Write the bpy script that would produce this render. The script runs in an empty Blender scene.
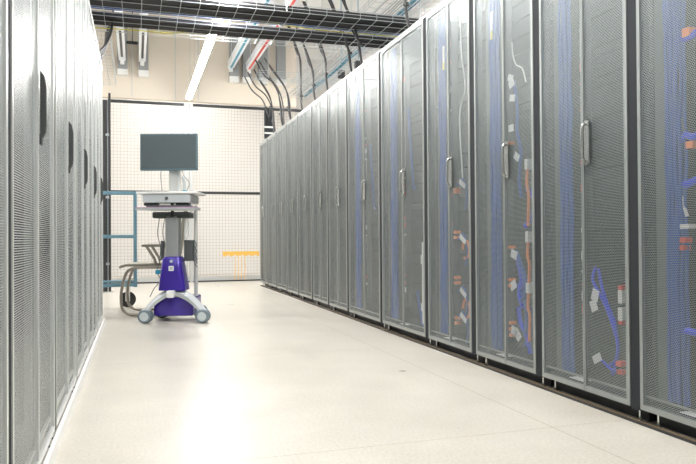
import bpy, math, random
from mathutils import Vector, Matrix
random.seed(7)
S = bpy.context.scene
COL = S.collection
R = math.radians
EYE = 0.667
YAW = 17.56

# ---------------------------------------------------------------- materials
def mat(name, col, rough=.5, metal=0., var=.06, scale=14., emit=None, strength=0., bump=0., bscale=200., coat=0., spec=.5):
    m = bpy.data.materials.new(name); m.use_nodes = True
    nt = m.node_tree; N = nt.nodes; L = nt.links
    b = N['Principled BSDF']
    tc = N.new('ShaderNodeTexCoord'); nz = N.new('ShaderNodeTexNoise')
    nz.inputs['Scale'].default_value = scale; nz.inputs['Detail'].default_value = 3
    L.new(tc.outputs['Object'], nz.inputs['Vector'])
    mx = N.new('ShaderNodeMix'); mx.data_type = 'RGBA'
    mx.inputs[6].default_value = tuple(max(0, c*(1-var)) for c in col)+(1,)
    mx.inputs[7].default_value = tuple(min(1, c*(1+var)) for c in col)+(1,)
    L.new(nz.outputs['Fac'], mx.inputs[0]); L.new(mx.outputs[2], b.inputs['Base Color'])
    b.inputs['Roughness'].default_value = rough; b.inputs['Metallic'].default_value = metal
    b.inputs['Specular IOR Level'].default_value = spec
    if coat: b.inputs['Coat Weight'].default_value = coat; b.inputs['Coat Roughness'].default_value = .3 if coat > .8 else .05
    if emit:
        b.inputs['Emission Color'].default_value = tuple(emit)+(1,)
        b.inputs['Emission Strength'].default_value = strength
    if bump:
        n2 = N.new('ShaderNodeTexNoise'); n2.inputs['Scale'].default_value = bscale
        L.new(tc.outputs['Object'], n2.inputs['Vector'])
        bp = N.new('ShaderNodeBump'); bp.inputs['Strength'].default_value = bump; bp.inputs['Distance'].default_value = .002
        L.new(n2.outputs['Fac'], bp.inputs['Height']); L.new(bp.outputs['Normal'], b.inputs['Normal'])
    return m

def perforated(name, col, rough, metal, px=.0095, pz=.0058, a=.485, b_=.46):
    """sheet metal with staggered oval perforations, cut through both faces of the sheet"""
    m = bpy.data.materials.new(name); m.use_nodes = True
    nt = m.node_tree; N = nt.nodes; L = nt.links
    b = N['Principled BSDF']; out = N['Material Output']
    b.inputs['Base Color'].default_value = tuple(col)+(1,); b.inputs['Roughness'].default_value = rough; b.inputs['Metallic'].default_value = metal
    b.inputs['Coat Weight'].default_value = .9; b.inputs['Coat Roughness'].default_value = .32
    tc = N.new('ShaderNodeTexCoord'); sp = N.new('ShaderNodeSeparateXYZ'); L.new(tc.outputs['Object'], sp.inputs[0])
    def M(op, x, y=None):
        n = N.new('ShaderNodeMath'); n.operation = op
        for i, v in enumerate((x, y)):
            if v is None: continue
            if isinstance(v, (int, float)): n.inputs[i].default_value = v
            else: L.new(v, n.inputs[i])
        return n.outputs[0]
    v = M('DIVIDE', sp.outputs['Z'], pz); row = M('FLOOR', v)
    u = M('ADD', M('DIVIDE', sp.outputs['Y'], px), M('MULTIPLY', row, .5))
    fu = M('DIVIDE', M('SUBTRACT', M('FRACT', M('ADD', u, 100.)), .5), a)
    fv = M('DIVIDE', M('SUBTRACT', M('FRACT', v), .5), b_)
    r2 = M('ADD', M('MULTIPLY', fu, fu), M('MULTIPLY', fv, fv))
    solid = M('GREATER_THAN', r2, 1.)
    tr = N.new('ShaderNodeBsdfTransparent'); mx = N.new('ShaderNodeMixShader')
    L.new(solid, mx.inputs[0]); L.new(tr.outputs[0], mx.inputs[1]); L.new(b.outputs[0], mx.inputs[2])
    L.new(mx.outputs[0], out.inputs['Surface'])
    return m

M = dict(
    door_frame=mat('satin grey door frame', (.28,.30,.295), .36, .4, .03, coat=.9),
    perf=perforated('perforated grey steel', (.33,.37,.375), .40, .55),
    sheen_frame=mat('door frame with sheen painted in', (.62,.64,.625), .36, .3, .03, coat=.9),  # left row: grazing sheen put into a lighter base colour
    sheen_perf=perforated('perforated steel with sheen painted in', (.66,.71,.715), .40, .35),  # same steel as the right row, lightened to carry grazing sheen
    post=mat('dark grey steel post', (.035,.038,.042), .7, .0, spec=.08),
    black=mat('black painted steel', (.028,.029,.03), .4, .1),
    inner=mat('dark cabinet interior', (.028,.030,.026), .6),
    rail=mat('grey mounting rail', (.20,.22,.21), .5, .2),
    chrome=mat('chrome', (.75,.76,.76), .18, 1., .02),
    handle=mat('brushed handle steel', (.38,.39,.38), .25, .8, .02),
    handle_dark=mat('dark handle plastic', (.05,.055,.055), .4),
    brown=mat('brown trim strip', (.24,.17,.09), .45, .3),
    bluec=mat('blue cable jacket', (.006,.08,.40), .4, 0, .15),
    blueb=mat('bright blue cable jacket', (.01,.05,.80), .35, 0, .1),
    orange=mat('orange cable jacket', (.90,.26,.06), .45, 0, .1),
    red=mat('red plug plastic', (.75,.05,.03), .4),
    white=mat('white plastic', (.82,.82,.8), .4, 0, .02),
    paper=mat('white paper tag', (.85,.86,.86), .7, 0, .02),
    yellow=mat('yellow plastic', (.62,.56,.05), .5),
    amber=mat('amber plastic', (.85,.50,.08), .5, 0, .1),
    blackc=mat('black cable jacket', (.035,.034,.036), .45, 0, .2),
    greyc=mat('grey cable jacket', (.14,.15,.16), .5, 0, .2),
    zinc=mat('zinc plated wire', (.60,.64,.66), .35, .7, .03),
    wire=mat('tan coated wire', (.46,.40,.33), .5, .1, .03),
    kick=mat('grey kick plate', (.46,.47,.46), .5, .1, .04),
    raceway=mat('white raceway', (.80,.83,.86), .3, 0, .02),
    slot=mat('grey wall box', (.28,.29,.295), .6),
    stripe_blue=mat('teal fibre cable', (.03,.28,.42), .4),
    stripe_red=mat('red fibre cable', (.70,.06,.04), .4),
    beige=mat('beige wall paint', (.82,.74,.63), .75, 0, .02, 2., bump=.05),
    whitewall=mat('white wall paint', (.80,.79,.77), .75, 0, .01, 2., bump=.05),
    ceil=mat('white ceiling paint', (.86,.86,.85), .8, 0, .01, 2.),
    diffuser=mat('lit lamp diffuser', (.9,.9,.9), .5, 0, 0, emit=(1,.985,.96), strength=112.),
    purple=mat('violet plastic', (.045,.02,.30), .16, .2, .04, coat=.5),
    cgrey=mat('light grey plastic', (.48,.51,.52), .4, 0, .03),
    silver=mat('silver column aluminium', (.52,.53,.53), .32, .7, .03),
    dgrey=mat('dark grey plastic', (.075,.085,.085), .45),
    screen=mat('dark monitor screen', (.085,.105,.112), .22, 0, .10, 3.),
    bezel=mat('blue grey monitor bezel', (.10,.16,.19), .4),
    lilac=mat('lilac tray edge', (.50,.36,.50), .4),
    rubber=mat('blue grey wheel tread', (.16,.21,.24), .5),
    hub=mat('pale wheel hub', (.50,.56,.58), .4),
    seat=mat('olive beige upholstery', (.33,.31,.25), .6, 0, .1, 60.),
    tube=mat('bronze coated tube', (.36,.33,.28), .3, .7, .03),
    trolley=mat('blue enamel tube', (.17,.33,.42), .35, .1, .05),
    tyre=mat('black tyre rubber', (.04,.04,.04), .6),
)

def floor_material():
    m = bpy.data.materials.new('polished speckled floor'); m.use_nodes = True
    nt = m.node_tree; N = nt.nodes; L = nt.links; b = N['Principled BSDF']
    tc = N.new('ShaderNodeTexCoord')
    n1 = N.new('ShaderNodeTexNoise'); n1.inputs['Scale'].default_value = 95; n1.inputs['Detail'].default_value = 2
    n2 = N.new('ShaderNodeTexNoise'); n2.inputs['Scale'].default_value = 4.3; n2.inputs['Detail'].default_value = 4
    m2 = N.new('ShaderNodeMapping'); m2.inputs['Location'].default_value = (13.37, 7.71, 3.43)
    L.new(tc.outputs['Object'], n1.inputs['Vector']); L.new(tc.outputs['Object'], m2.inputs['Vector']); L.new(m2.outputs[0], n2.inputs['Vector'])
    mp = N.new('ShaderNodeMapping'); mp.inputs['Location'].default_value = (20.42, 19.87, 0); mp.inputs['Scale'].default_value = (1/2.4, 1/1.8, 1)
    L.new(tc.outputs['Object'], mp.inputs['Vector'])
    br = N.new('ShaderNodeTexBrick'); br.offset = 0; br.inputs['Scale'].default_value = 1
    br.inputs['Mortar Size'].default_value = .0014; br.inputs['Brick Width'].default_value = 1; br.inputs['Row Height'].default_value = 1
    br.inputs['Mortar Smooth'].default_value = .3
    br.inputs['Color1'].default_value = br.inputs['Color2'].default_value = (1,1,1,1); br.inputs['Mortar'].default_value = (.72,.68,.62,1)
    L.new(mp.outputs[0], br.inputs['Vector'])
    c = N.new('ShaderNodeMix'); c.data_type = 'RGBA'; c.inputs[6].default_value = (.43,.40,.345,1); c.inputs[7].default_value = (.60,.57,.51,1)
    r = N.new('ShaderNodeValToRGB'); r.color_ramp.elements[0].position = .3; r.color_ramp.elements[1].position = .7
    a = N.new('ShaderNodeMath'); a.operation = 'MULTIPLY_ADD'; a.inputs[1].default_value = .55
    L.new(n1.outputs['Fac'], a.inputs[0])
    h = N.new('ShaderNodeMath'); h.operation = 'MULTIPLY'; h.inputs[1].default_value = .45; L.new(n2.outputs['Fac'], h.inputs[0]); L.new(h.outputs[0], a.inputs[2])
    L.new(a.outputs[0], r.inputs[0]); L.new(r.outputs[0], c.inputs[0])
    mu = N.new('ShaderNodeMix'); mu.data_type = 'RGBA'; mu.blend_type = 'MULTIPLY'; mu.inputs[0].default_value = 1
    L.new(c.outputs[2], mu.inputs[6]); L.new(br.outputs['Color'], mu.inputs[7]); L.new(mu.outputs[2], b.inputs['Base Color'])
    rr = N.new('ShaderNodeMapRange'); rr.inputs['To Min'].default_value = .22; rr.inputs['To Max'].default_value = .42
    L.new(n2.outputs['Fac'], rr.inputs['Value']); L.new(rr.outputs[0], b.inputs['Roughness'])
    return m
M['floor'] = floor_material()

# ---------------------------------------------------------------- mesh builder
class MB:
    def __init__(s): s.v = []; s.f = []; s.sm = []
    def add(s, vs, fs, smooth=False):
        o = len(s.v); s.v += [tuple(p) for p in vs]; s.f += [tuple(i+o for i in f) for f in fs]; s.sm += [smooth]*len(fs); return s
    def box(s, x0, x1, y0, y1, z0, z1):
        v = [(x,y,z) for z in (z0,z1) for x,y in ((x0,y0),(x1,y0),(x1,y1),(x0,y1))]
        return s.add(v, [(3,2,1,0),(4,5,6,7),(0,1,5,4),(1,2,6,5),(2,3,7,6),(3,0,4,7)])
    def rbox(s, x0, x1, y0, y1, z0, z1, r=.01, axis='y', n=4):
        """box with rounded corners around one axis"""
        A = {'x':(y0,y1,z0,z1,x0,x1), 'y':(x0,x1,z0,z1,y0,y1), 'z':(x0,x1,y0,y1,z0,z1)}[axis]
        pts = []
        for cx, cy, a0 in ((A[1]-r,A[3]-r,0),(A[0]+r,A[3]-r,90),(A[0]+r,A[2]+r,180),(A[1]-r,A[2]+r,270)):
            for k in range(n+1):
                t = R(a0+90*k/n); pts.append((cx+r*math.cos(t), cy+r*math.sin(t)))
        return s.prism(pts, A[4], A[5], axis)
    def prism(s, pts, t0, t1, axis='y', smooth=False):
        def P(p, t): return {'x':(t,p[0],p[1]), 'y':(p[0],t,p[1]), 'z':(p[0],p[1],t)}[axis]
        n = len(pts); v = [P(p,t0) for p in pts]+[P(p,t1) for p in pts]
        s.add(v, [tuple(range(n))[::-1], tuple(range(n,2*n))]+[(i,(i+1)%n,n+(i+1)%n,n+i) for i in range(n)], smooth); return s
    def tube(s, path, r, n=6, cap=True, closed=False):
        P = [Vector(p) for p in path]; k = len(P); rs = r if isinstance(r, (list,tuple)) else [r]*k
        V = []; up = None
        for i in range(k):
            a = P[(i-1)%k] if (i or closed) else P[i]; b = P[(i+1)%k] if (i < k-1 or closed) else P[i]
            d = (b-a).normalized()
            if up is None:
                up = Vector((0,0,1)) if abs(d.z) < .9 else Vector((1,0,0))
            up = (up - d*up.dot(d)).normalized(); w = d.cross(up)
            for j in range(n):
                t = 2*math.pi*(j+.5)/n; V.append(P[i]+(up*math.cos(t)+w*math.sin(t))*rs[i])
        F = []
        for i in range(k if closed else k-1):
            for j in range(n):
                a, b = i*n+j, i*n+(j+1)%n; c, d = ((i+1)%k)*n+(j+1)%n, ((i+1)%k)*n+j
                F.append((a,d,c,b))
        if cap and not closed: F += [tuple(range(n)), tuple(range((k-1)*n,k*n))[::-1]]
        return s.add(V, F, n > 4)
    def lathe(s, prof, c, axis='z', n=20):
        """prof: (radius, height) along the axis from c"""
        V = []
        for r_, h in prof:
            for j in range(n):
                t = 2*math.pi*j/n; a, b = r_*math.cos(t), r_*math.sin(t)
                q = {'z':(a,b,h), 'x':(h,a,b), 'y':(b,h,a)}[axis]; V.append((c[0]+q[0], c[1]+q[1], c[2]+q[2]))
        F = [(i*n+j, i*n+(j+1)%n, (i+1)*n+(j+1)%n, (i+1)*n+j) for i in range(len(prof)-1) for j in range(n)]
        F += [tuple(range(n))[::-1], tuple(range((len(prof)-1)*n, len(prof)*n))]
        return s.add(V, F, True)
    def build(s, name, m, parent=None, bevel=0., loc=None):
        me = bpy.data.meshes.new(name); me.from_pydata(s.v, [], s.f); me.update()
        me.polygons.foreach_set('use_smooth', s.sm)
        me.materials.append(M[m] if isinstance(m, str) else m)
        o = bpy.data.objects.new(name, me); COL.objects.link(o)
        if loc: o.location = loc
        if parent: o.parent = parent
        if bevel:
            b = o.modifiers.new('Bevel', 'BEVEL'); b.width = bevel; b.segments = 2; b.limit_method = 'ANGLE'; b.angle_limit = R(40)
        if any(s.sm):
            try:
                me.set_sharp_from_angle(angle=R(42))
            except Exception: pass
        return o

def spline(pts, n=6):
    P = [Vector(p) for p in pts]; P = [P[0]*2-P[1]]+P+[P[-1]*2-P[-2]]; out = []
    for i in range(1, len(P)-2):
        for k in range(n):
            t = k/n; a, b, c, d = P[i-1:i+3]
            out.append(.5*((2*b)+(c-a)*t+(2*a-5*b+4*c-d)*t*t+(3*b-a-3*c+d)*t**3))
    return out+[P[-2]]
def tag(o, label, cat, group=None, kind=None):
    if label: o['label'] = label
    if cat: o['category'] = cat
    if group: o['group'] = group
    if kind: o['kind'] = kind
    return o
def thing(name, label, cat, loc=(0,0,0), rz=0, group=None):
    o = bpy.data.objects.new(name, None); o.empty_display_size = .1; COL.objects.link(o)
    o.location = loc; o.rotation_euler = (0,0,rz)
    return tag(o, label, cat, group)
def struct(o): o['kind'] = 'structure'; return o
def copy_tree(o, parent=None):
    c = o.copy(); COL.objects.link(c); c.parent = parent
    for ch in list(o.children): copy_tree(ch, c)
    return c

# ---------------------------------------------------------------- the room
struct(MB().box(-2.3,4.2,-4,13.1,-.1,0).build('floor','floor'))
struct(MB().box(-2.3,4.2,-4,13.1,4.3,4.4).build('ceiling','ceil'))
struct(MB().box(-2.4,-2.3,-4,13.1,0,4.3).build('wall_left','whitewall'))
struct(MB().box(4.2,4.3,-4,13.1,0,4.3).build('wall_right','whitewall'))
struct(MB().box(-2.3,4.2,13.1,13.2,0,4.3).build('wall_back','whitewall'))
w = MB().box(-2.3,2.55,10.87,10.97,2.86,4.3)
struct(w.build('wall_upper','beige'))

# ---------------------------------------------------------------- server cabinets
H = 2.04
def make_cabinet(width, dark_handle=False):
    """front face on the local plane x=0, depth along +x, near end at y=0"""
    t = thing('server_cabinet', None, 'server cabinet')
    W = width; DEP = 1.0
    y0, y1 = .048, W-.004
    b = MB()
    for x in (.003, DEP-.05):
        b.box(x,x+.045, 0,.045, .05,H-.012); b.box(x+.012,x+.045, W-.012,W, .05,H-.012)
    b.box(.034,DEP, 0,W, .05,.075); b.box(.034,DEP-.005,0,W,H-.03,H-.012)
    b.build('frame','post',t)
    MB().box(.0,DEP,-.0,W,H-.012,H).build('top_panel','sheen_frame' if dark_handle else 'door_frame',t)
    MB().box(.08,DEP-.05,.002,.006,.076,H-.031).build('side_panel','inner',t)
    MB().box(.08,DEP-.05,W-.006,W-.002,.076,H-.031).build('side_panel','inner',t)
    MB().box(DEP-.004,DEP,.046,W-.013,.076,H-.031).build('rear_panel','inner',t)
    MB().box(.06,DEP-.05,.02,W-.02,.0,.045).build('plinth','black',t)
    MB().box(.0,.014,.0,W,.0,.010).build('floor_trim','black',t)
    MB().box(.004,.010,.0,W,.010,.0125).build('trim_line','brown',t)
    for y in (.03, W-.06):
        MB().lathe([(.006,0),(.011,.001),(.011,.007),(.004,.009),(.004,.051)],(.028,y,.0),'z',10).build('levelling_foot','chrome',t)
    # equipment block seen dimly through the mesh
    e = MB(); z = .14
    rr = random.Random(int(W*100))
    while z < 1.9:
        h = rr.choice((.043,.086,.086,.13)); e.box(.17,.75,.08,W-.09,z,z+h-.006); z += h
    e.build('equipment_stack','inner',t)
    MB().box(.065,.085,W-.075,W-.018,.09,H-.05).box(.065,.085,.055,.085,.09,H-.05).build('mounting_rail','rail',t)
    # the two door leaves
    ym = (y0+y1)/2-.017
    for k, (a, c) in enumerate(((y0, ym-.0015), (ym+.0015, y1))):
        z0, z1 = .056, H-.016
        bo = .018 if k == 0 else .006; bi = .006 if k == 0 else .015
        d = MB().box(.005,.0072,a+bo*.6,c-bi*.6,z0+.015,z1-.015).build('door','sheen_perf' if dark_handle else 'perf',t)
        f = MB().box(0,.012,a,a+bo,z0,z1).box(0,.012,c-bi,c,z0,z1).box(0,.0115,a+bo,c-bi,z0,z0+.020).box(0,.0115,a+bo,c-bi,z1-.020,z1)
        f.build('door_frame','sheen_frame' if dark_handle else 'door_frame',d)
        MB().box(.008,.018,a+bo,c-bi,z0+.045,z0+.052).build('brace','sheen_frame' if dark_handle else 'door_frame',d)
        if k == 0:
            y = c-.030
            hb = MB().rbox(-.004,0,y-.014,y+.014,.95,1.13,.008,'x')
            hb.tube(spline([(-.002,y,.965),(-.016,y,.968),(-.023,y,.985),(-.024,y,1.04),(-.023,y,1.095),(-.016,y,1.112),(-.002,y,1.115)],5),
                    .0065, 10)
            hb.lathe([(.008,-.008),(.008,0)],(0,y,.957),'x',12)
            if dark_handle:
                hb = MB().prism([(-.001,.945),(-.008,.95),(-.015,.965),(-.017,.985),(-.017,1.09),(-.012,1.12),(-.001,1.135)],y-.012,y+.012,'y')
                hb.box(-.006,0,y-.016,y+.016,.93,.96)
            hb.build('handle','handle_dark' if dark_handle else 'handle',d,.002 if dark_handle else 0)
    return t
def fill(t, W, seed):
    """what the cabinet is wired with: bundle of blue cables and a power strip, each a thing of its own"""
    pass

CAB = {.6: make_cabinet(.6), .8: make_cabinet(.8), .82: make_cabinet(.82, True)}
used = set()
def cabinet(w, loc, rz, label, group):
    if w in used: t = copy_tree(CAB[w])
    else: t = CAB[w]; used.add(w)
    t.location = loc; t.rotation_euler = (0,0,rz); tag(t, label, 'server cabinet', group); return t

XR, XL = 1.70, -.25
names = ['with red and blue plugs, cut by the right frame edge',
 'with one blue cable loop in its empty near half',
 'with orange cables and white tags inside',
 'with small orange plugs stacked inside',
 'that is wide, with a white conduit inside',
 'that is wide, the farther of two wide ones',
 'next beyond the two wide ones',
 'second beyond the two wide ones',
 'third beyond the two wide ones',
 'fourth beyond the two wide ones',
 'third from the far end, right row',
 'next to last at the far end, right row',
 'last of the right row, before the cage']
Y = 1.36; right = []
for i, nm in enumerate(names):
    wd = .8 if i in (4,5) else .6
    cabinet(wd, (XR, Y, 0), 0, 'grey mesh-door cabinet '+nm, 'server cabinets in the right row')
    right.append((Y, wd)); Y += wd
left_names = ['cut by the left frame edge',
 'with the largest dark handle, left row',
 'second nearest of those with dark handles, left row',
 'third nearest of those with dark handles, left row',
 'next to last at the far end, left row',
 'last of the left row, near the cart']
for i, nm in enumerate(left_names):
    Y0 = .75+.82*i
    cabinet(.82, (XL, Y0+.82, 0), math.pi, 'mesh-door cabinet with painted-in sheen, '+nm, 'server cabinets in the left row')
# white skirting line on the floor in front of the left row
tag(MB().box(XL+.002,XL+.014,.8,5.67,0,.048).build('floor_strip','white'), 'white edging strip on the floor along the left row of cabinets', 'edging strip')

# ---------------------------------------------------------------- wiring inside the right-hand cabinets
which = ['cabinet cut by the right frame edge', 'cabinet with the blue loop of cable', 'cabinet with orange cables and white tags',
         'narrow cabinet with small orange plugs', 'wide cabinet with a white conduit', 'farther wide cabinet', 'narrow cabinet beyond the wide pair',
         'second narrow cabinet beyond the wide pair', 'third narrow cabinet beyond the wide pair']
def network_bundle(y, w, lab, seed):
    rn = random.Random(seed); b = MB()
    for k in range(13):
        px = XR+.040+rn.random()*.02; py = y+w-.165+.0065*k+rn.uniform(-.003,.003)
        pts = []
        for q in range(15):
            z = .10+1.91*q/14; pts.append((px+rn.uniform(-.004,.004), py+rn.uniform(-.006,.006), z))
        b.tube(spline(pts,2), .0060, 5)
    tag(b.build('cable_bundle','bluec'), 'upright bundle of blue network cables inside the '+lab, 'cable bundle', 'blue cable bundles in the right row')
def power_strip(y, w, lab, seed, red):
    rn = random.Random(seed)
    t = thing('power_strip', 'slim upright power strip with sockets inside the '+lab, 'power strip', (XR+.05, y+w*.5+.060, 0), 0, 'power strips in the right row')
    MB().box(-.006,.03,-.014,.014,.2,1.92).build('body','dgrey',t)
    n = 0; z = .3
    while z < 1.85:
        if rn.random() < .62:
            h = rn.choice((.012,.02,.035))
            MB().box(-.011,-.006,-.009,.009,z,z+h).build('socket', 'red' if (rn.random() < red) else ('white' if rn.random() < .35 else 'rail'), t)
        z += .055
for i in range(6):
    network_bundle(right[i][0], right[i][1], which[i], i)
    power_strip(right[i][0], right[i][1], which[i], 40+i, .45 if i in (1,3) else .2)
XI = XR+.055
def cable(name, pts, r, m, label, cat='cable', group=None, n=7, parts=()):
    b = MB(); b.tube(spline(pts, 6), r, n); o = b.build(name, m); tag(o, label, cat, group)
    for nm, mm, bb in parts: bb.build(nm, mm, o)
    return o
def tagbox(y, z, w=.026, h=.034, rot=0., x=XI-.012):
    b = MB(); c, s = math.cos(rot), math.sin(rot); pts = []; w *= 1.25; h *= 1.2
    for a, d in ((-w/2,-h/2),(w/2,-h/2),(w/2,h/2),(-w/2,h/2)): pts.append((y+a*c-d*s, z+a*s+d*c))
    return b.prism(pts, x, x+.0035, 'x')
def plug(y, z, w=.022, h=.018, x=XI-.014): return MB().rbox(x,x+.03,y-w/2,y+w/2,z-h/2,z+h/2,.004,'x')
g = 'blue patch cables in the right row'
# blue loop, second cabinet
cable('patch_cable', [(XI,2.262,.545),(XI-.004,2.275,.50),(XI,2.255,.46),(XI,2.205,.40),(XI,2.155,.31),(XI,2.135,.25),(XI,2.15,.19),(XI,2.20,.16)], .0065,'blueb',
      'bright blue cable looping down behind the almost empty near door leaf','cable',g,parts=[('name_tag','paper',tagbox(2.253,.435,.03,.04,.3)),('name_tag','paper',tagbox(2.262,.392,.03,.036,-.4))])
cable('patch_cable', [(XI+.008,2.255,.54),(XI+.012,2.24,.47),(XI+.01,2.21,.41),(XI+.01,2.165,.33),(XI+.01,2.15,.22),(XI+.01,2.18,.13)], .0065,'blueb',
      'second bright blue cable twisted with the blue loop, its tag near the cabinet floor','cable',g,parts=[('name_tag','paper',tagbox(2.245,.185,.04,.026,-.5))])
cable('patch_cable', [(XI,2.245,.185),(XI,2.20,.165),(XI,2.16,.15),(XI,2.12,.16)], .006,'blueb',
      'short bright blue cable running sideways near the floor of the cabinet with the blue loop','cable',g,parts=[('plug','red',plug(2.118,.185,.03,.02)),('plug','red',plug(2.112,.155,.03,.018))])
o = plug(2.105,.44,.022,.05).build('connector','white'); tag(o,'upper white connector with a red cap beside the blue loop of cable','connector')
plug(2.105,.475,.02,.018).build('cap','red',o)
o = plug(2.105,.375,.024,.05).build('connector','white'); tag(o,'lower white connector with a red foot beside the blue loop of cable','connector')
plug(2.105,.343,.02,.014).build('cap','red',o)
# nearest cabinet
for nm, m, y, z, ww, hh, lab in (('connector','orange',1.775,1.345,.03,.03,'orange plug highest in the cabinet cut by the right frame edge'),
  ('connector','red',1.803,.655,.034,.018,'upper of the two red plugs in the cabinet cut by the right frame edge'),
  ('connector','red',1.808,.63,.030,.018,'lower of the two red plugs in the cabinet cut by the right frame edge'),
  ('connector','white',1.795,.70,.05,.014,'white connector lying just above the two red plugs'),
  ('connector','orange',1.765,.97,.03,.024,'small orange plug between two blue cables high in the nearest cabinet')):
    tag(plug(y,z,ww,hh).build(nm,m), lab, 'connector')
for z, dz, lab in ((1.325,.0,'thick blue cable end under the orange plug at top right'),(.99,.01,'blue cable end above the small orange plug at the right frame edge'),
                   (.845,-.01,'blue cable crossing to the right frame edge at head height of the handles'),(.345,.0,'violet blue cable end low in the cabinet at the right frame edge')):
    cable('patch_cable', [(XI,1.815,z),(XI,1.79,z+.006+dz),(XI,1.76,z+.004),(XI,1.70,z+.02),(XI+.02,1.60,z+.01)], .012,'blueb',lab,'cable',g)
cable('patch_cable',[(XI,1.81,.80),(XI,1.80,.76),(XI,1.79,.735)],.006,'white','short white cable above the white connector in the nearest cabinet','cable',g)
cable('patch_cable',[(XI,1.815,1.30),(XI+.01,1.80,1.2),(XI,1.815,1.1),(XI,1.79,.99)],.0035,'greyc','thin grey cable hanging below the thick blue cable end at top right','cable',g)
# third cabinet: tags and orange cables
tg = [(2.87,1.445,.4),(2.86,1.415,-.3),(2.855,1.345,.2),(2.868,1.20,0.),(2.82,1.055,.6)]
cable('patch_cable',[(XI,2.855,1.43),(XI,2.84,1.36),(XI,2.825,1.26),(XI,2.83,1.18),(XI,2.80,1.08),(XI,2.815,.95),(XI,2.80,.86)],.008,'bluec',
      'blue cable with five white tags hanging behind the upper near leaf of the orange-wired cabinet','cable',g,
      parts=[('name_tag','paper',tagbox(a,b,.034,.028,c)) for a,b,c in tg])
cable('patch_cable',[(XI,2.87,1.62),(XI,2.86,1.55),(XI,2.83,1.50),(XI,2.78,1.47),(XI,2.75,1.40)],.0035,'white','thin white cable arching near the top of the orange-wired cabinet','cable',g)
low = [[(2.85,.60),(2.80,.52),(2.765,.44),(2.80,.36)],[(2.845,.57),(2.81,.47),(2.83,.40),(2.80,.33)],[(2.87,.44),(2.80,.39),(2.77,.30),(2.79,.20)],
       [(2.85,.33),(2.83,.25),(2.78,.20),(2.75,.12)],[(2.84,.40),(2.76,.33),(2.75,.24),(2.80,.15)],[(2.78,.90),(2.72,.84),(2.74,.76),(2.80,.72)]]
ll = ['blue cable ending in the uppermost low tag of the orange-wired cabinet','blue cable crossing just below the uppermost low tag of the orange-wired cabinet','blue cable from the middle low tag of the orange-wired cabinet',
      'blue cable from the lowest tag down to the floor of the orange-wired cabinet','blue cable bowed towards the orange cables low in the cabinet','blue loop beside the door handle height in the orange-wired cabinet']
lt = [(2.852,.585,.3),None,(2.862,.435,-.5),(2.855,.215,.2),(2.825,.20,.8),None]
for k, (p, l) in enumerate(zip(low, ll)):
    cable('patch_cable',[(XI+.004*k,a,b) for a,b in p],.011,'blueb' if k%2 else 'bluec',l,'cable',g,
          parts=[('name_tag','paper',tagbox(lt[k][0],lt[k][1],.042,.034,lt[k][2]))] if lt[k] else [])
og = 'orange cables in the right row'
for k, (zt, zb, l) in enumerate(((1.0,.72,'uppermost orange cable bowing behind the near leaf edge'),(.66,.42,'middle orange cable bowing behind the near leaf edge'),(.42,.18,'lowest orange cable bowing behind the near leaf edge'))):
    cable('power_cable',[(XI-.005,2.735,zt),(XI-.005,2.742,zt-.08),(XI-.005,2.728,(zt+zb)/2),(XI-.005,2.735,zb)],.0075,'orange',l,'cable',og,
          parts=[('plug','white',plug(2.735,zt+.01,.024,.05))])
for k, z in enumerate((1.13,.62,.46,.43,.25,.22,.19)):
    tag(plug(2.888,z,.02,.016).build('connector','orange'), 'orange connector at the left of the low blue tangle, '+('topmost','second from the top','third from the top','middle','fifth from the top','second from the bottom','lowest')[k], 'connector', 'orange connectors left of the blue tangle')
# fourth cabinet
for k, z in enumerate((.945,.93,.70,.67,.44,.41,.21,.18)):
    tag(plug(3.475,z,.030,.018).build('connector','orange'), ('topmost','second','third','fourth','fifth','sixth','seventh','lowest')[k]+' small orange plug from the top in the narrow cabinet before the wide pair', 'connector', 'orange plugs stacked in one cabinet')
for k, z in enumerate((.97,.66,.36,.22)):
    cable('patch_cable',[(XI,3.46,z),(XI,3.40,z+.03),(XI,3.35,z-.05),(XI,3.37,z-.15)],.006,'bluec',
          ('highest','second highest','third highest','lowest')[k]+' small blue cable beside the stacked orange plugs','cable',g,parts=[('name_tag','paper',tagbox(3.385,z-.0,.06,.022,.5))])
for k, z in enumerate((.60,.27)):
    p = [(XI+.004,3.375+.04*math.cos(a), z+.05*math.sin(a)) for a in [i*math.pi/6 for i in range(11)]]
    cable('power_cable',p,.007,'orange',('upper','lower')[k]+' orange cable coil beside the stacked orange plugs','cable',og)
cable('patch_cable',[(XI,3.42,1.95),(XI,3.40,1.7),(XI,3.36,1.5),(XI,3.43,1.36),(XI,3.40,1.0)],.004,'white','thin white cable hanging from the top beside the stacked orange plugs','cable',g)
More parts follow.
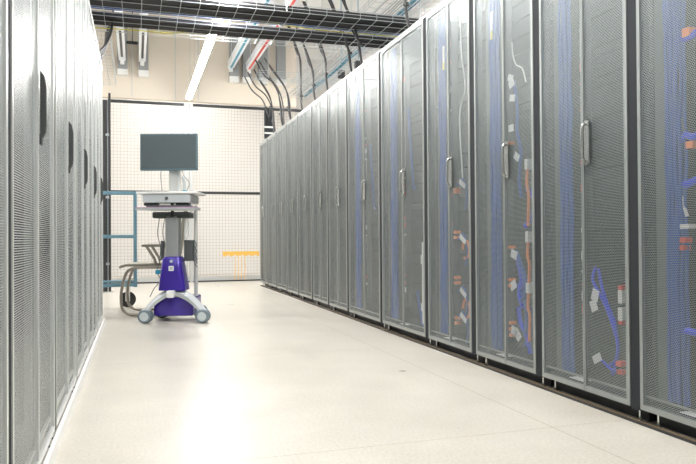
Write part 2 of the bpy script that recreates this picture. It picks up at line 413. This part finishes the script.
# wide cabinet: white conduit
o = MB().rbox(XI-.01,XI+.05,3.90,3.96,.12,.64,.012,'z').build('conduit','white'); tag(o,'white conduit standing low in the wide cabinet','conduit')
MB().rbox(XI-.016,XI+.056,3.894,3.966,.50,.56,.014,'z').rbox(XI-.016,XI+.056,3.894,3.966,.20,.25,.014,'z').build('collar','white',o)
for k, (y, z, z2, l) in enumerate(((4.05,.32,.10,'blue cable sagging beside the white conduit'),(4.18,1.55,1.0,'blue cable hanging high in the wide cabinet with a white conduit'),(4.95,1.4,.9,'blue cable hanging high in the farther wide cabinet'),(4.7,.7,.3,'blue cable low in the farther wide cabinet'))):
    cable('patch_cable',[(XI,y,z),(XI,y-.03,z*.6+z2*.4),(XI,y-.08,z2+.02),(XI,y-.12,z2)],.008,'bluec',l,'cable',g)
for k, (i, y, z) in enumerate(((2,3.03,1.72),(3,3.59,1.70))):
    t = tag(MB().box(XI-.022,XI-.018,y-.009,y+.009,z,z+.10).build('warning_strip','paper'), 'white and yellow label strip high inside the '+('orange-wired cabinet','narrow cabinet before the wide pair')[k], 'label')
    MB().box(XI-.024,XI-.0181,y-.009,y+.009,z-.04,z+.001).build('yellow_end','yellow',t)
for i in range(5):
    y, wd = right[i]
    tag(MB().box(XR+.03,XR+.075,y+wd*.5+.06,y+wd*.5+.15,.078,.080).build('paper_slip','paper'), 'white paper slip on the floor of the '+which[i], 'paper slip', 'paper slips on the cabinet floors')

# ---------------------------------------------------------------- lamps
def make_lamp():
    t = thing('ceiling_lamp', None, 'lamp')
    MB().rbox(-.045,.045,0,1.2,.012,.06,.008,'y').build('housing','white',t)
    pts = [(.042*math.cos(R(a)), .012+.03*math.sin(R(a))) for a in range(180,361,20)]
    MB().prism(pts,.01,1.19,'y').build('diffuser','diffuser',t)
    MB().tube([(0,.2,.06),(0,.2,1.49)],.003,5).tube([(0,1.0,.06),(0,1.0,1.49)],.003,5).build('suspension_wire','zinc',t)
    return t
lamp0 = None
ln = ['above the cage front', 'second from the cage', 'third from the cage, above the cart', 'fourth from the cage', 'passing over the cable trays', 'sixth from the cage', 'nearest the camera of the row over the aisle','overhead behind the camera']
for i in range(8):
    t = make_lamp() if lamp0 is None else copy_tree(lamp0)
    lamp0 = lamp0 or t
    t.location = (.77, 9.15-1.30*i, 2.80); tag(t, 'long white lamp over the aisle, '+ln[i], 'lamp', 'lamps in one row over the aisle')
for k, x in enumerate((.6,)):
    t = copy_tree(lamp0); t.location = (x, 11.4, 3.90); tag(t, 'long white lamp inside the wire cage, high behind the beige wall', 'lamp', 'lamps inside the cage')
for i in range(1):  # unseen lamp added to brighten the reflections in the cabinet doors
    t = copy_tree(lamp0); t.location = (-1.6, 7.0-1.8*i, 2.80); tag(t, 'added unseen lamp over the open bay past the end of the left row', 'lamp')
for i in range(4):  # hidden lamps added beyond the right row for ambient light
    t = copy_tree(lamp0); t.location = (3.4, 9.6-2.6*i, 2.80); tag(t, 'added hidden lamp behind the right row for ambient light', 'lamp', 'added fill lamps behind the right row')

# ---------------------------------------------------------------- wire cage
t = thing('wire_cage', 'tall wire mesh cage front with dark rails, under the beige wall', 'cage', (0,10.75,0))
X0, X1 = -.40, 2.62
for a, b_ in ((X0+.03,.72),(.86,X1-.03)):
    g_ = MB(); x = a
    while x < b_: g_.tube([(x,0,.09),(x,0,2.76)],.0026,4); x += .05
    z = .12
    while z < 2.75: g_.tube([(a,.004,z),(b_,.004,z)],.0026,4); z += .05
    g_.build('mesh_panel','wire',t)
MB().box(X0,.72,-.02,.02,2.76,2.80).box(.86,X1,-.02,.02,2.76,2.80).build('top_rail','black',t)
MB().box(X0,.72,-.02,.02,1.385,1.425).box(.86,X1,-.02,.02,1.385,1.425).build('middle_rail','black',t)
MB().box(X0,X1,-.02,.02,.0,.022).build('bottom_rail','black',t)
MB().box(X0,X1,-.016,.016,.022,.088).build('kick_plate','kick',t)
for x in (.72,.80): MB().box(x,x+.05,-.025,.025,0,2.80).build('post','kick',t)
MB().box(.705,.725,-.04,-.018,.9,1.0).build('latch','black',t)
k = tag(MB().box(1.30,1.88,10.70,10.72,.445,.475).build('tag_board','amber'), 'amber strip of hanging tags low on the cage mesh', 'tag board')
for q in range(16):
    x = 1.312+q*.036; MB().box(x,x+.031,10.694,10.703,.395+.01*(q%3),.46).build('tag','amber',k)
for q in range(4):
    x = 1.50+q*.052; tag(MB().tube([(x,10.70,.39),(x+.004,10.70,.25),(x-.003,10.70,.13),(x,10.70,.03)],.005,5).build('strap','amber'),
        'thin amber strap hanging from the tag strip, '+('leftmost','second from left','third from left','rightmost')[q], 'strap', 'amber straps under the tag strip')
# side posts
t = thing('steel_post','black steel post with foot plate standing past the end of the left row','post',(-.345,9.1,0))
MB().box(-.055,-.003,-.03,.03,.012,2.46).box(.012,.040,-.03,.03,.012,2.55).build('upright','black',t)
MB().box(-.003,.012,.0,.02,.012,2.46).build('seam_strip','zinc',t)
MB().box(-.07,.07,-.06,.06,0,.012).build('foot_plate','kick',t)
for z in (.35,1.2,2.0): MB().box(-.02,.02,-.034,-.03,z,z+.03).build('bracket','zinc',t)
t = thing('steel_post','dark steel post with white clips rising behind the far end of the right row','post',(1.93,10.0,0))
MB().box(-.075,-.045,-.04,.04,.012,2.66).box(-.035,.06,-.04,.04,.012,2.62).build('upright','post',t)
MB().box(-.09,.09,-.07,.07,0,.012).build('foot_plate','kick',t)
for z in (2.15,2.25,2.34): MB().box(-.085,.075,-.055,-.04,z,z+.025).build('clip','white',t)

# ---------------------------------------------------------------- blue rolling frame
t = thing('rolling_frame','blue tubular rolling frame with white-forked castor, past the end of the left row','trolley',(-.40,7.0,0))
f = MB()
for x in (-.36,.375): f.rbox(x,x+.035,-.02,.02,.20,1.15,.006,'z')
for z in (1.115,.685,.205): f.rbox(-.35,.40,-.0175,.0175,z,z+.035,.006,'x')
f.rbox(-.35,.40,-.0175,.0175,.25,.27,.006,'x')
f.build('frame','trolley',t)
for x in (-.30,.32):
    c = MB().box(x-.022,x+.022,-.025,.04,.19,.204).box(x-.022,x+.022,-.004,.002,.06,.19).box(x-.022,x+.022,.038,.044,.06,.19).build('castor','white',t)
    MB().lathe([(.055,-.014),(.078,-.010),(.078,.010),(.055,.014)],(x,.02,.0785),'y',24).build('wheel','tyre',c)

# ---------------------------------------------------------------- chair
t = thing('visitor_chair','cantilever chair with bronze tube frame and olive seat, half hidden behind the cart','chair',(.135,6.36,0),R(-6))
# faces towards -x ; seat front at x=-.23
fr = MB()
for y in (-.23,.23):
    fr.tube(spline([(.30,y*.9,.415),(.10,y,.425),(-.10,y,.425),(-.17,y,.405),(-.205,y,.35),(-.235,y,.22),(-.235,y,.10),(-.21,y,.045),(-.15,y,.016),(.0,y,.014),(.30,y,.014)],6),.013,10)
fr.tube([(.30,-.23,.014),(.30,.23,.014)],.013,10)
fr.tube([(-.05,-.23,.425),(-.05,.23,.425)],.010,8)
fr.build('tube_frame','tube',t)
prof = [(-.26,.425),(-.25,.445),(-.20,.458),(0,.462),(.22,.468),(.24,.49),(.24,.47),(.2,.44),(0,.436),(-.2,.436),(-.25,.418)]
MB().prism(prof,-.22,.22,'y').build('seat','seat',t,.006)
MB().prism([(.22,.50),(.25,.50),(.33,.92),(.315,.94),(.29,.92)],-.21,.21,'y').build('backrest','seat',t,.006)
for y in (-.26,.26):
    a = MB().rbox(-.06,.15,y-.022,y+.022,.605,.628,.01,'y').build('armrest','seat',t,.004)
    MB().tube([(-.02,y,.61),(.045,y*.97,.50),(.06,y*.95,.44)],.013,8).build('arm_support','tube',a)

# ---------------------------------------------------------------- computer cart
t = thing('computer_cart','violet and grey wheeled computer cart in the aisle, carrying a monitor','cart',(.30,5.70,0),R(-YAW))
# base legs, arched
def arm(dx, dy):
    pts = []; wv = []
    b = MB(); n = 8; V = []
    for i in range(n+1):
        u = i/n; x = dx*(.02+.98*u); y = dy*u
        z = .262-.142*u**2.0; w_ = .060-.026*u; th = .050-.012*u
        px, py = -dy, dx; l = math.hypot(px,py); px /= l; py /= l
        V += [(x+px*w_, y+py*w_, z-th), (x+px*w_, y+py*w_, z-.012), (x+px*w_*.5, y+py*w_*.5, z), (x-px*w_*.5, y-py*w_*.5, z), (x-px*w_, y-py*w_, z-.012), (x-px*w_, y-py*w_, z-th)]
    F = [(i*6+j, i*6+(j+1)%6, (i+1)*6+(j+1)%6, (i+1)*6+j) for i in range(n) for j in range(6)]
    F += [tuple(range(6))[::-1], tuple(range(n*6,n*6+6))]
    b.add(V,F,True); return b
for dx, dy in ((-.192,-.15),(.268,-.15),(.17,.20),(-.15,.20)):
    l = arm(dx,dy).build('base_leg','cgrey',t)
    c = MB().lathe([(.024,0),(.03,.012),(.03,.03),(.02,.036)],(dx,dy,.078),'z',14).rbox(dx-.010,dx+.010,dy-.02,dy+.028,.05,.10,.004,'y').build('castor','cgrey',l)
    for s_ in (-1,1):
        w_ = MB().lathe([(.03,-.017),(.050,-.015),(.055,-.009),(.055,.009),(.050,.015),(.03,.017)],(dx+.0*s_,dy+.028*s_,.0565),'y',24).build('wheel','rubber',c)
        MB().lathe([(.036,-.002),(.030,.002)],(dx,dy+.028*s_+.018*s_,.0565),'y',18).build('hub_cap','hub',w_)
MB().rbox(-.150,.172,-.07,.22,.048,.20,.014,'y').build('battery_box','purple',t,.005)
MB().rbox(-.03,.03,-.14,-.06,.20,.258,.012,'y').build('badge_plate','white',t,.003)
# tapered violet shroud
def loft(sections, name, m, par, r=.02):
    b = MB(); V = []; n = 0
    for (x0,x1,y0,y1,z) in sections:
        ring = []
        for cx, cy, a0 in ((x1-r,y1-r,0),(x0+r,y1-r,90),(x0+r,y0+r,180),(x1-r,y0+r,270)):
            for k in range(5):
                a = R(a0+22.5*k); ring.append((cx+r*math.cos(a), cy+r*math.sin(a), z))
        n = len(ring); V += ring
    F = [(i*n+j, i*n+(j+1)%n, (i+1)*n+(j+1)%n, (i+1)*n+j) for i in range(len(sections)-1) for j in range(n)]
    F += [tuple(range(n))[::-1], tuple(range((len(sections)-1)*n,len(sections)*n))]
    b.add(V,F,True); return b.build(name,m,par)
sh = loft([(-.110,.108,-.10,.10,.255),(-.106,.100,-.095,.095,.32),(-.092,.080,-.085,.085,.44),(-.082,.070,-.075,.08,.515),(-.070,.058,-.065,.07,.53)],'shroud','purple',t,.03)
MB().rbox(-.022,.018,-.094,-.080,.415,.455,.006,'y').build('label_plate','white',sh)
MB().box(-.014,.010,-.0955,-.094,.423,.447).build('label_mark','kick',sh)
MB().lathe([(.012,-.006),(.012,0)],(-.004,-.078,.492),'y',16).build('logo_badge','hub',sh)
MB().rbox(-.062,.048,-.05,.05,.52,.86,.012,'z').build('column','silver',t)
MB().rbox(-.105,-.085,-.03,.03,.50,.66,.005,'z').build('side_rail','dgrey',t)
MB().rbox(.075,.150,.02,.09,.49,.665,.008,'z').build('power_box','dgrey',t,.003)
MB().tube([(.165,.06,.20),(.165,.06,.95)],.015,10).build('rear_pole','kick',t)
MB().lathe([(.018,0),(.02,.005),(.02,.14),(.015,.15)],(.105,-.02,.69),'z',14).build('cup_holder','white',t)
for k in range(3):
    MB().tube(spline([(.16,.03,.66-.05*k),(.185,.0,.62-.05*k),(.17,-.02,.57-.04*k),(.19,.0,.50-.03*k)],5),.006,6).build('cord','greyc',t)
MB().rbox(-.165,.135,-.05,.12,.845,.895,.01,'y').build('tray_bracket','dgrey',t,.003)
MB().rbox(-.012,.012,-.06,-.04,.855,.98,.004,'z').build('tray_pivot','black',t)
# keyboard tray
V = [(-.26,-.20),(.225,-.21),(.225,-.02),(-.17,-.02)]
MB().prism(V,.905,.921,'z').build('keyboard_tray','cgrey',t,.004)
MB().prism([(x*1.0,y-.004) for x,y in V],.9215,.928,'z').build('tray_mat','lilac',t)
kb = MB().rbox(-.17,.17,-.20,-.07,.9285,.944,.004,'y').build('keyboard','dgrey'); 
# drawer unit and worktop
MB().rbox(-.215,.170,-.15,.16,.965,1.035,.014,'y').build('drawer','cgrey',t,.004)
MB().lathe([(.014,-.006),(.014,0)],(-.020,-.150,1.0),'y',18).build('lock','dgrey',t)
MB().rbox(-.265,.225,-.16,.18,1.037,1.055,.008,'y').build('worktop','white',t,.004)
for x in (-.17,.09): MB().rbox(x-.05,x+.05,-.10,.0,.945,.966,.006,'y').build('tray_slide','dgrey',t)
MB().rbox(-.052,.040,.03,.07,1.055,1.30,.01,'z').build('monitor_stand','white',t)
MB().rbox(-.042,.030,.012,.032,1.055,1.30,.006,'z').build('stand_cover','kick',t)
for x in (-.118,-.075): MB().tube(spline([(x,.0,.86),(x-.01,-.03,.72),(x+.01,-.02,.60),(x-.005,.0,.47)],5),.0035,6).build('cord','greyc',t)
MB().tube(spline([(-.13,.0,.45),(-.15,.02,.40),(-.12,.02,.33),(-.16,-.02,.27),(-.19,-.04,.20)],5),.004,6).build('cord','greyc',t)
MB().rbox(-.15,-.11,-.02,.02,.385,.42,.006,'y').build('hook','stripe_blue',t)
MB().tube(spline([(-.11,.04,1.28),(-.12,.04,1.2),(-.11,.05,1.06)],5),.003,6).build('cord','greyc',t)
# keyboard rests on the tray : a thing of its own
mw = Matrix.Translation((.30,5.70,0)) @ Matrix.Rotation(R(-YAW),4,'Z')
kb.matrix_world = mw; tag(kb,'thin dark keyboard lying on the lilac tray under the cart drawer','keyboard')
def on_cart(o): o.location = (.30,5.70,0); o.rotation_euler = (0,0,R(-YAW)); return o
mo = on_cart(thing('monitor','wide dark flat monitor standing on top of the computer cart','monitor'))
MB().rbox(-.27,.20,-.03,.005,1.237,1.540,.006,'y').build('casing','bezel',mo,.003)
MB().box(-.259,.189,-.0325,-.031,1.252,1.528).build('screen','screen',mo)
MB().rbox(-.10,.03,.005,.028,1.30,1.44,.01,'y').build('rear_housing','bezel',mo)
MB().box(-.045,-.030,-.031,.0,1.5405,1.546).build('webcam','white',mo)
sc = on_cart(thing('barcode_scanner','small grey-blue hand scanner with cord beside the monitor stand','scanner'))
MB().rbox(.065,.105,.0,.05,1.056,1.075,.008,'y').build('base','stripe_blue',sc)
MB().tube(spline([(.085,.02,1.075),(.078,.02,1.13),(.070,.0,1.19)],4),[.014]*4+[.011]*4+[.014],8).build('body','cgrey',sc)
MB().tube(spline([(.10,.03,1.07),(.115,.05,1.14),(.07,.05,1.20),(.05,.05,1.26)],5),.003,6).build('cord','greyc',sc)

# ---------------------------------------------------------------- overhead: wire trays and cables
def tray(name, label, x0, x1, y0, y1, z, along, side=.06, step=.15, gap=.075, r=.0028, group='wire cable trays'):
    b = MB()
    if along == 'x':
        y = y0
        while y <= y1+1e-6: b.tube([(x0,y,z),(x1,y,z)],r,4); y += gap
        for zz in (side*.5, side):
            for y in (y0,y1): b.tube([(x0,y,z+zz),(x1,y,z+zz)],r,4)
        x = x0
        while x <= x1: b.tube([(x,y0,z+side),(x,y0,z),(x,y1,z),(x,y1,z+side)],r,4); x += step
    else:
        x = x0
        while x <= x1+1e-6: b.tube([(x,y0,z),(x,y1,z)],r,4); x += gap
        for zz in (side*.5, side):
            for x in (x0,x1): b.tube([(x,y0,z+zz),(x,y1,z+zz)],r,4)
        y = y0
        while y <= y1: b.tube([(x0,y,z+side),(x0,y,z),(x1,y,z),(x1,y,z+side)],r,4); y += step
    return tag(b.build(name,'zinc'), label, 'cable tray', group)
ZT = 2.56
def tray_with_hangers(o, pts, ztop=4.3, zb=ZT):
    for x, y in pts: MB().tube([(x,y,zb),(x,y,ztop)],.005,6).build('hanger_rod','zinc',o)
o = tray('cable_tray','wire tray crossing the aisle, farther of the two thick with black cables',-1.6,3.6,5.98,6.43,ZT,'x',r=.003,gap=.15)
tray_with_hangers(o,[(-.9,6.45),(.35,6.45),(1.9,6.45),(2.9,6.45)])
o = tray('cable_tray','wire tray crossing the aisle, nearer of the two thick with black cables',-1.6,3.6,5.45,5.88,ZT,'x',r=.003,gap=.15)
tray_with_hangers(o,[(-.9,5.43),(1.2,5.43),(2.4,5.43)])
o = tray('cable_tray','empty wire tray crossing high at the top edge over the right row',-1.6,3.6,4.55,5.0,ZT+.12,'x',r=.0035)
tray_with_hangers(o,[(-.9,4.53),(2.3,4.53)])
o = tray('cable_tray','long wire tray running above the right row towards the cage',1.98,2.45,2.6,9.6,2.72,'y')
tray_with_hangers(o,[(2.22,3.5),(2.22,5.2),(2.22,7.2),(2.22,8.8)],zb=2.72)
o = tray('cable_tray','higher long wire tray behind the one above the right row',2.75,3.2,2.6,9.9,3.05,'y')
tray_with_hangers(o,[(2.98,4.5),(2.98,7.0),(2.98,9.2)],zb=3.05)
o = tray('cable_tray','wire tray running above the left row towards the back wall',-.70,-.245,5.7,9.5,2.74,'y',r=.0035)
tray_with_hangers(o,[(-.46,6.9),(-.46,9.2)],zb=2.74)
o = tray('cable_tray','far wire tray crossing just before the beige wall above the far cabinets',1.6,3.6,9.2,9.6,2.95,'x')
tray_with_hangers(o,[(1.8,9.4),(2.6,9.4)],zb=2.95)

def bundle(name, label, m, y, z, r, n, seed, x0=-1.6, x1=3.6, group='cable bundles across the aisle', cr=.006):
    rn = random.Random(seed); b = MB()
    for k in range(n):
        a = rn.random()*6.28; q = r*math.sqrt(rn.random()); py = y+q*1.5*math.cos(a); pz = z+abs(q*math.sin(a))*.9
        b.tube([(x0+(x1-x0)*i/14, py+rn.uniform(-.008,.008), pz+rn.uniform(-.004,.004)) for i in range(15)], cr, 5)
    return tag(b.build(name,m), label, 'cable bundle', group)
bundle('cable_bundle','thick black cable bundle in the nearer aisle tray','blackc',5.66,ZT+.012,.10,90,1,cr=.009)
bundle('cable_bundle','black cable bundle in the farther aisle tray','blackc',6.17,ZT+.012,.075,70,2,cr=.009)
bundle('cable_bundle','loose blue network cables beside the black bundle of the nearer tray','bluec',5.85,ZT+.03,.03,7,3,cr=.005)
bundle('cable_bundle','loose blue network cables in the farther aisle tray','bluec',6.03,ZT+.08,.03,7,4,cr=.005)
bundle('cable_bundle','black cables spread at the near lip of the nearer tray','blackc',5.52,ZT+.015,.05,26,5)
bundle('cable_bundle','black and grey cables at the left end of the farther tray','greyc',6.24,ZT+.02,.03,10,6,x1=1.0)
tag(MB().tube(spline([(-1.6,6.38,ZT+.012),(-.6,6.39,ZT+.012),(.0,6.37,ZT+.014),(.38,6.36,ZT+.02),(.62,6.25,ZT+.10),(1.0,5.98,ZT+.07),(1.6,5.91,ZT+.02),(2.3,5.90,ZT+.02),(3.6,5.91,ZT+.02)],5),.005,6).build('cable','yellow'),'single yellow-green cable winding along the trays over the aisle','cable')
bundle('cable_bundle','few black cables in the empty-looking high tray at the top edge','blackc',4.80,ZT+.135,.03,6,8)

def ybundle(label, m, x, z, r, n, seed, y0, y1):
    rn = random.Random(seed); b = MB()
    for k in range(n):
        px = x+rn.uniform(-r,r); pz = z+rn.uniform(0,r*.5)
        b.tube([(px+rn.uniform(-.015,.015), y0+(y1-y0)*i/16, pz+rn.uniform(-.004,.004)) for i in range(17)], .0055, 5)
    return tag(b.build('cable_bundle',m), label, 'cable bundle', 'cable bundles along the rows')
ybundle('grey cables lying in the long tray above the right row','kick',2.2,2.735,.10,5,11,2.6,9.5)
ybundle('teal fibre cables lying in the long tray above the right row','stripe_blue',2.35,2.735,.05,5,12,2.6,9.5)
ybundle('black cables lying in the tray above the left row','blackc',-.5,2.755,.10,10,13,5.8,7.5)

# white raceways along the room, ending in grey boxes on the beige wall
def raceway(x, label, stripe, y0=5.0):
    t = thing('raceway', label, 'raceway', (x,0,3.40), 0, 'white raceways under the ceiling')
    MB().box(-.05,.05,y0,10.72,0,.008).box(-.05,-.044,y0,10.72,.008,.10).box(.044,.05,y0,10.72,.008,.10).build('channel','raceway',t)
    if stripe: MB().box(-.016,.016,y0,10.72,-.004,0).build('stripe',stripe,t)
    else: MB().box(-.016,.016,9.2,10.5,-.006,0).build('stripe','black',t)
    MB().box(-.03,.03,10.70,10.74,-.06,.06).build('end_cap','white',t)
    y = y0+.4
    while y < 10.5: MB().tube([(-.06,y,0),(-.06,y,.9)],.004,5).build('hanger_rod','zinc',t); y += 1.6
raceway(-.19,'white raceway left of the aisle, left of the pair over the cart',None)
raceway(.10,'white raceway left of the aisle, right of the pair over the cart',None)
raceway(1.45,'white raceway with a teal stripe right of the lamps','stripe_blue')
raceway(1.74,'white raceway with a red stripe right of the lamps','stripe_red')
bx = [(-.19,'left of the pair above the cart'),(.12,'right of the pair above the cart'),(1.51,'behind the teal-striped raceway'),(1.72,'behind the red-striped raceway'),(1.98,'between the red-striped raceway and the right row'),(2.28,'farthest right of those on the beige wall')]
for k, (x, l) in enumerate(bx):
    t = thing('wall_box','tall grey wall box with white foot, '+l,'box',(x,10.87,0),0,'grey boxes on the beige wall')
    MB().box(-.072,.072,-.12,-.002,3.28,3.95).build('body','slot',t)
    MB().box(-.075,.075,-.125,-.002,3.19,3.279).build('foot','white',t)
tag(MB().box(-.13,.05,10.70,10.73,3.66,3.70).tube([(-.04,10.715,3.69),(-.04,10.715,4.31)],.006,5).build('cross_bar','black'),'short dark bar joining the pair of raceways above the cart','bar')
for k, x in enumerate((-.05,.60,.95)):
    tag(MB().tube([(x,10.80,2.86),(x,10.80,4.3)],.005,5).build('hanger_rod','zinc'),'thin vertical rod before the beige wall, '+('above the cart','left of the lamps','right of the lamps')[k],'rod','rods before the beige wall')

# cables dropping to the tops of the right-hand cabinets
dl = ['onto the last cabinet of the right row','onto the next to last cabinet of the right row','onto the third from last cabinet of the right row','onto the fourth from last cabinet of the right row',
      'onto the third narrow cabinet beyond the wide pair','onto the second narrow cabinet beyond the wide pair','onto the narrow cabinet beyond the wide pair','onto the farther wide cabinet','onto the narrow cabinet before the wide pair']
for k, (y, dy, z0) in enumerate(((9.5,1.05,3.35),(8.95,1.1,3.35),(8.45,1.2,3.3),(7.7,1.0,3.0),(7.1,.25,2.72),(6.57,.2,2.72),(5.75,.22,2.60),(5.45,.5,2.60),(4.36,.4,2.66))):
    rn = random.Random(k); b = MB()
    for s_ in range(3):
        o_ = (s_-1)*.010
        if k < 3:
            pp = [(1.80+o_,y+dy+o_*3,z0),(1.84+o_,y+dy*.75,z0-.22),(1.91+o_*.5,y+dy*.36,z0-.55),(1.93-o_*.6,y+.24,2.55),(1.94-o_,y+.20,2.32),(1.95+o_,y+.06,2.12),(1.96+o_,y,2.035)]
        else:
            pp = [(1.80+o_,y+.70,z0+.60),(1.84+o_,y+.48,z0+.30),(1.90+o_,y+.32+(.10 if s_ == 2 else 0),z0),(1.93+o_*.5,y+.29,z0-.15),(1.935-o_*.4,y+.28,2.38),(1.94,y+.22,2.22),(1.95+o_,y+.10,2.10),(1.97+o_,y,2.035)]
        b.tube(spline(pp,5),.009,7)
    o = tag(b.build('drop_cable','blackc'),'dark cables dropping '+dl[k],'cable','cables dropping to the right row')
    MB().lathe([(.024,-.010),(.024,.010)],(1.937,y+.275,2.42),'z',12).build('cable_tie','black',o)
for k, (y, l) in enumerate(((9.9,'leftmost, above the dark post'),(9.6,'second from the left'),(8.9,'third from the left'))):
    o = tag(MB().tube(spline([(1.62,y+.5,3.2),(1.70,y+.3,2.95),(1.82,y+.05,2.75),(1.90,y,2.5),(1.92,y,2.05 if k else 2.66)],5),.010,6).build('drop_cable','blackc'),
            'single dark cable sagging from the striped raceway, '+l,'cable','single cables from the raceways')
for k in range(5):
    x = -.19-.022*k; q = .17*k
    tag(MB().tube(spline([(x,6.40+q,2.74),(x,6.25+q,2.60),(x-.01,6.02+q,2.42),(x-.04,5.66+q,2.22),(x-.09,5.30+q*.5,2.045)],6),.010,7).build('drop_cable','blackc'),
        'black cable arching down to the last cabinet of the left row','cable','black cables arching to the left row')
# small camera-like sensors hanging among the trays
for k, (x, y, z) in enumerate(((2.55,8.3,2.80),(2.50,5.4,2.85),(2.45,7.3,2.66))):
    t = thing('junction_box','small dark junction box hanging among the trays, '+('farthest','nearest the camera','middle')[k],'junction box',(x,y,z),0,'junction boxes among the trays')
    MB().rbox(-.04,.04,-.03,.03,-.05,.05,.01,'y').build('body','black',t); MB().tube([(0,0,.05),(0,0,4.3-z)],.004,5).build('rod','stripe_blue',t)

# ---------------------------------------------------------------- light, camera
w = bpy.data.worlds.new('World'); S.world = w; w.use_nodes = True
bg = w.node_tree.nodes['Background']; bg.inputs['Color'].default_value = (1,.985,.96,1); bg.inputs['Strength'].default_value = .55

cam = bpy.data.cameras.new('Camera'); co = bpy.data.objects.new('Camera', cam); COL.objects.link(co)
cam.sensor_width = 36; cam.lens = 670/696*36; cam.clip_start = .02
yaw, pit, roll = R(YAW), R(.565), .0067
F = Vector((math.sin(yaw)*math.cos(pit), math.cos(yaw)*math.cos(pit), math.sin(pit)))
Rt = Vector((math.cos(yaw), -math.sin(yaw), 0)); U = Rt.cross(F)
R2 = Rt*math.cos(roll)-U*math.sin(roll); U2 = U*math.cos(roll)+Rt*math.sin(roll)
m = Matrix((R2, U2, -F)).transposed().to_4x4(); m.translation = (0,0,EYE)
co.matrix_world = m; S.camera = co
S.view_settings.view_transform = 'Standard'; S.view_settings.look = 'None'; S.view_settings.gamma = 1
S.view_settings.use_curve_mapping = False; S.view_settings.exposure = 0.22
S.cycles.transparent_max_bounces = 16; S.cycles.max_bounces = 10; S.cycles.sample_clamp_indirect = 8
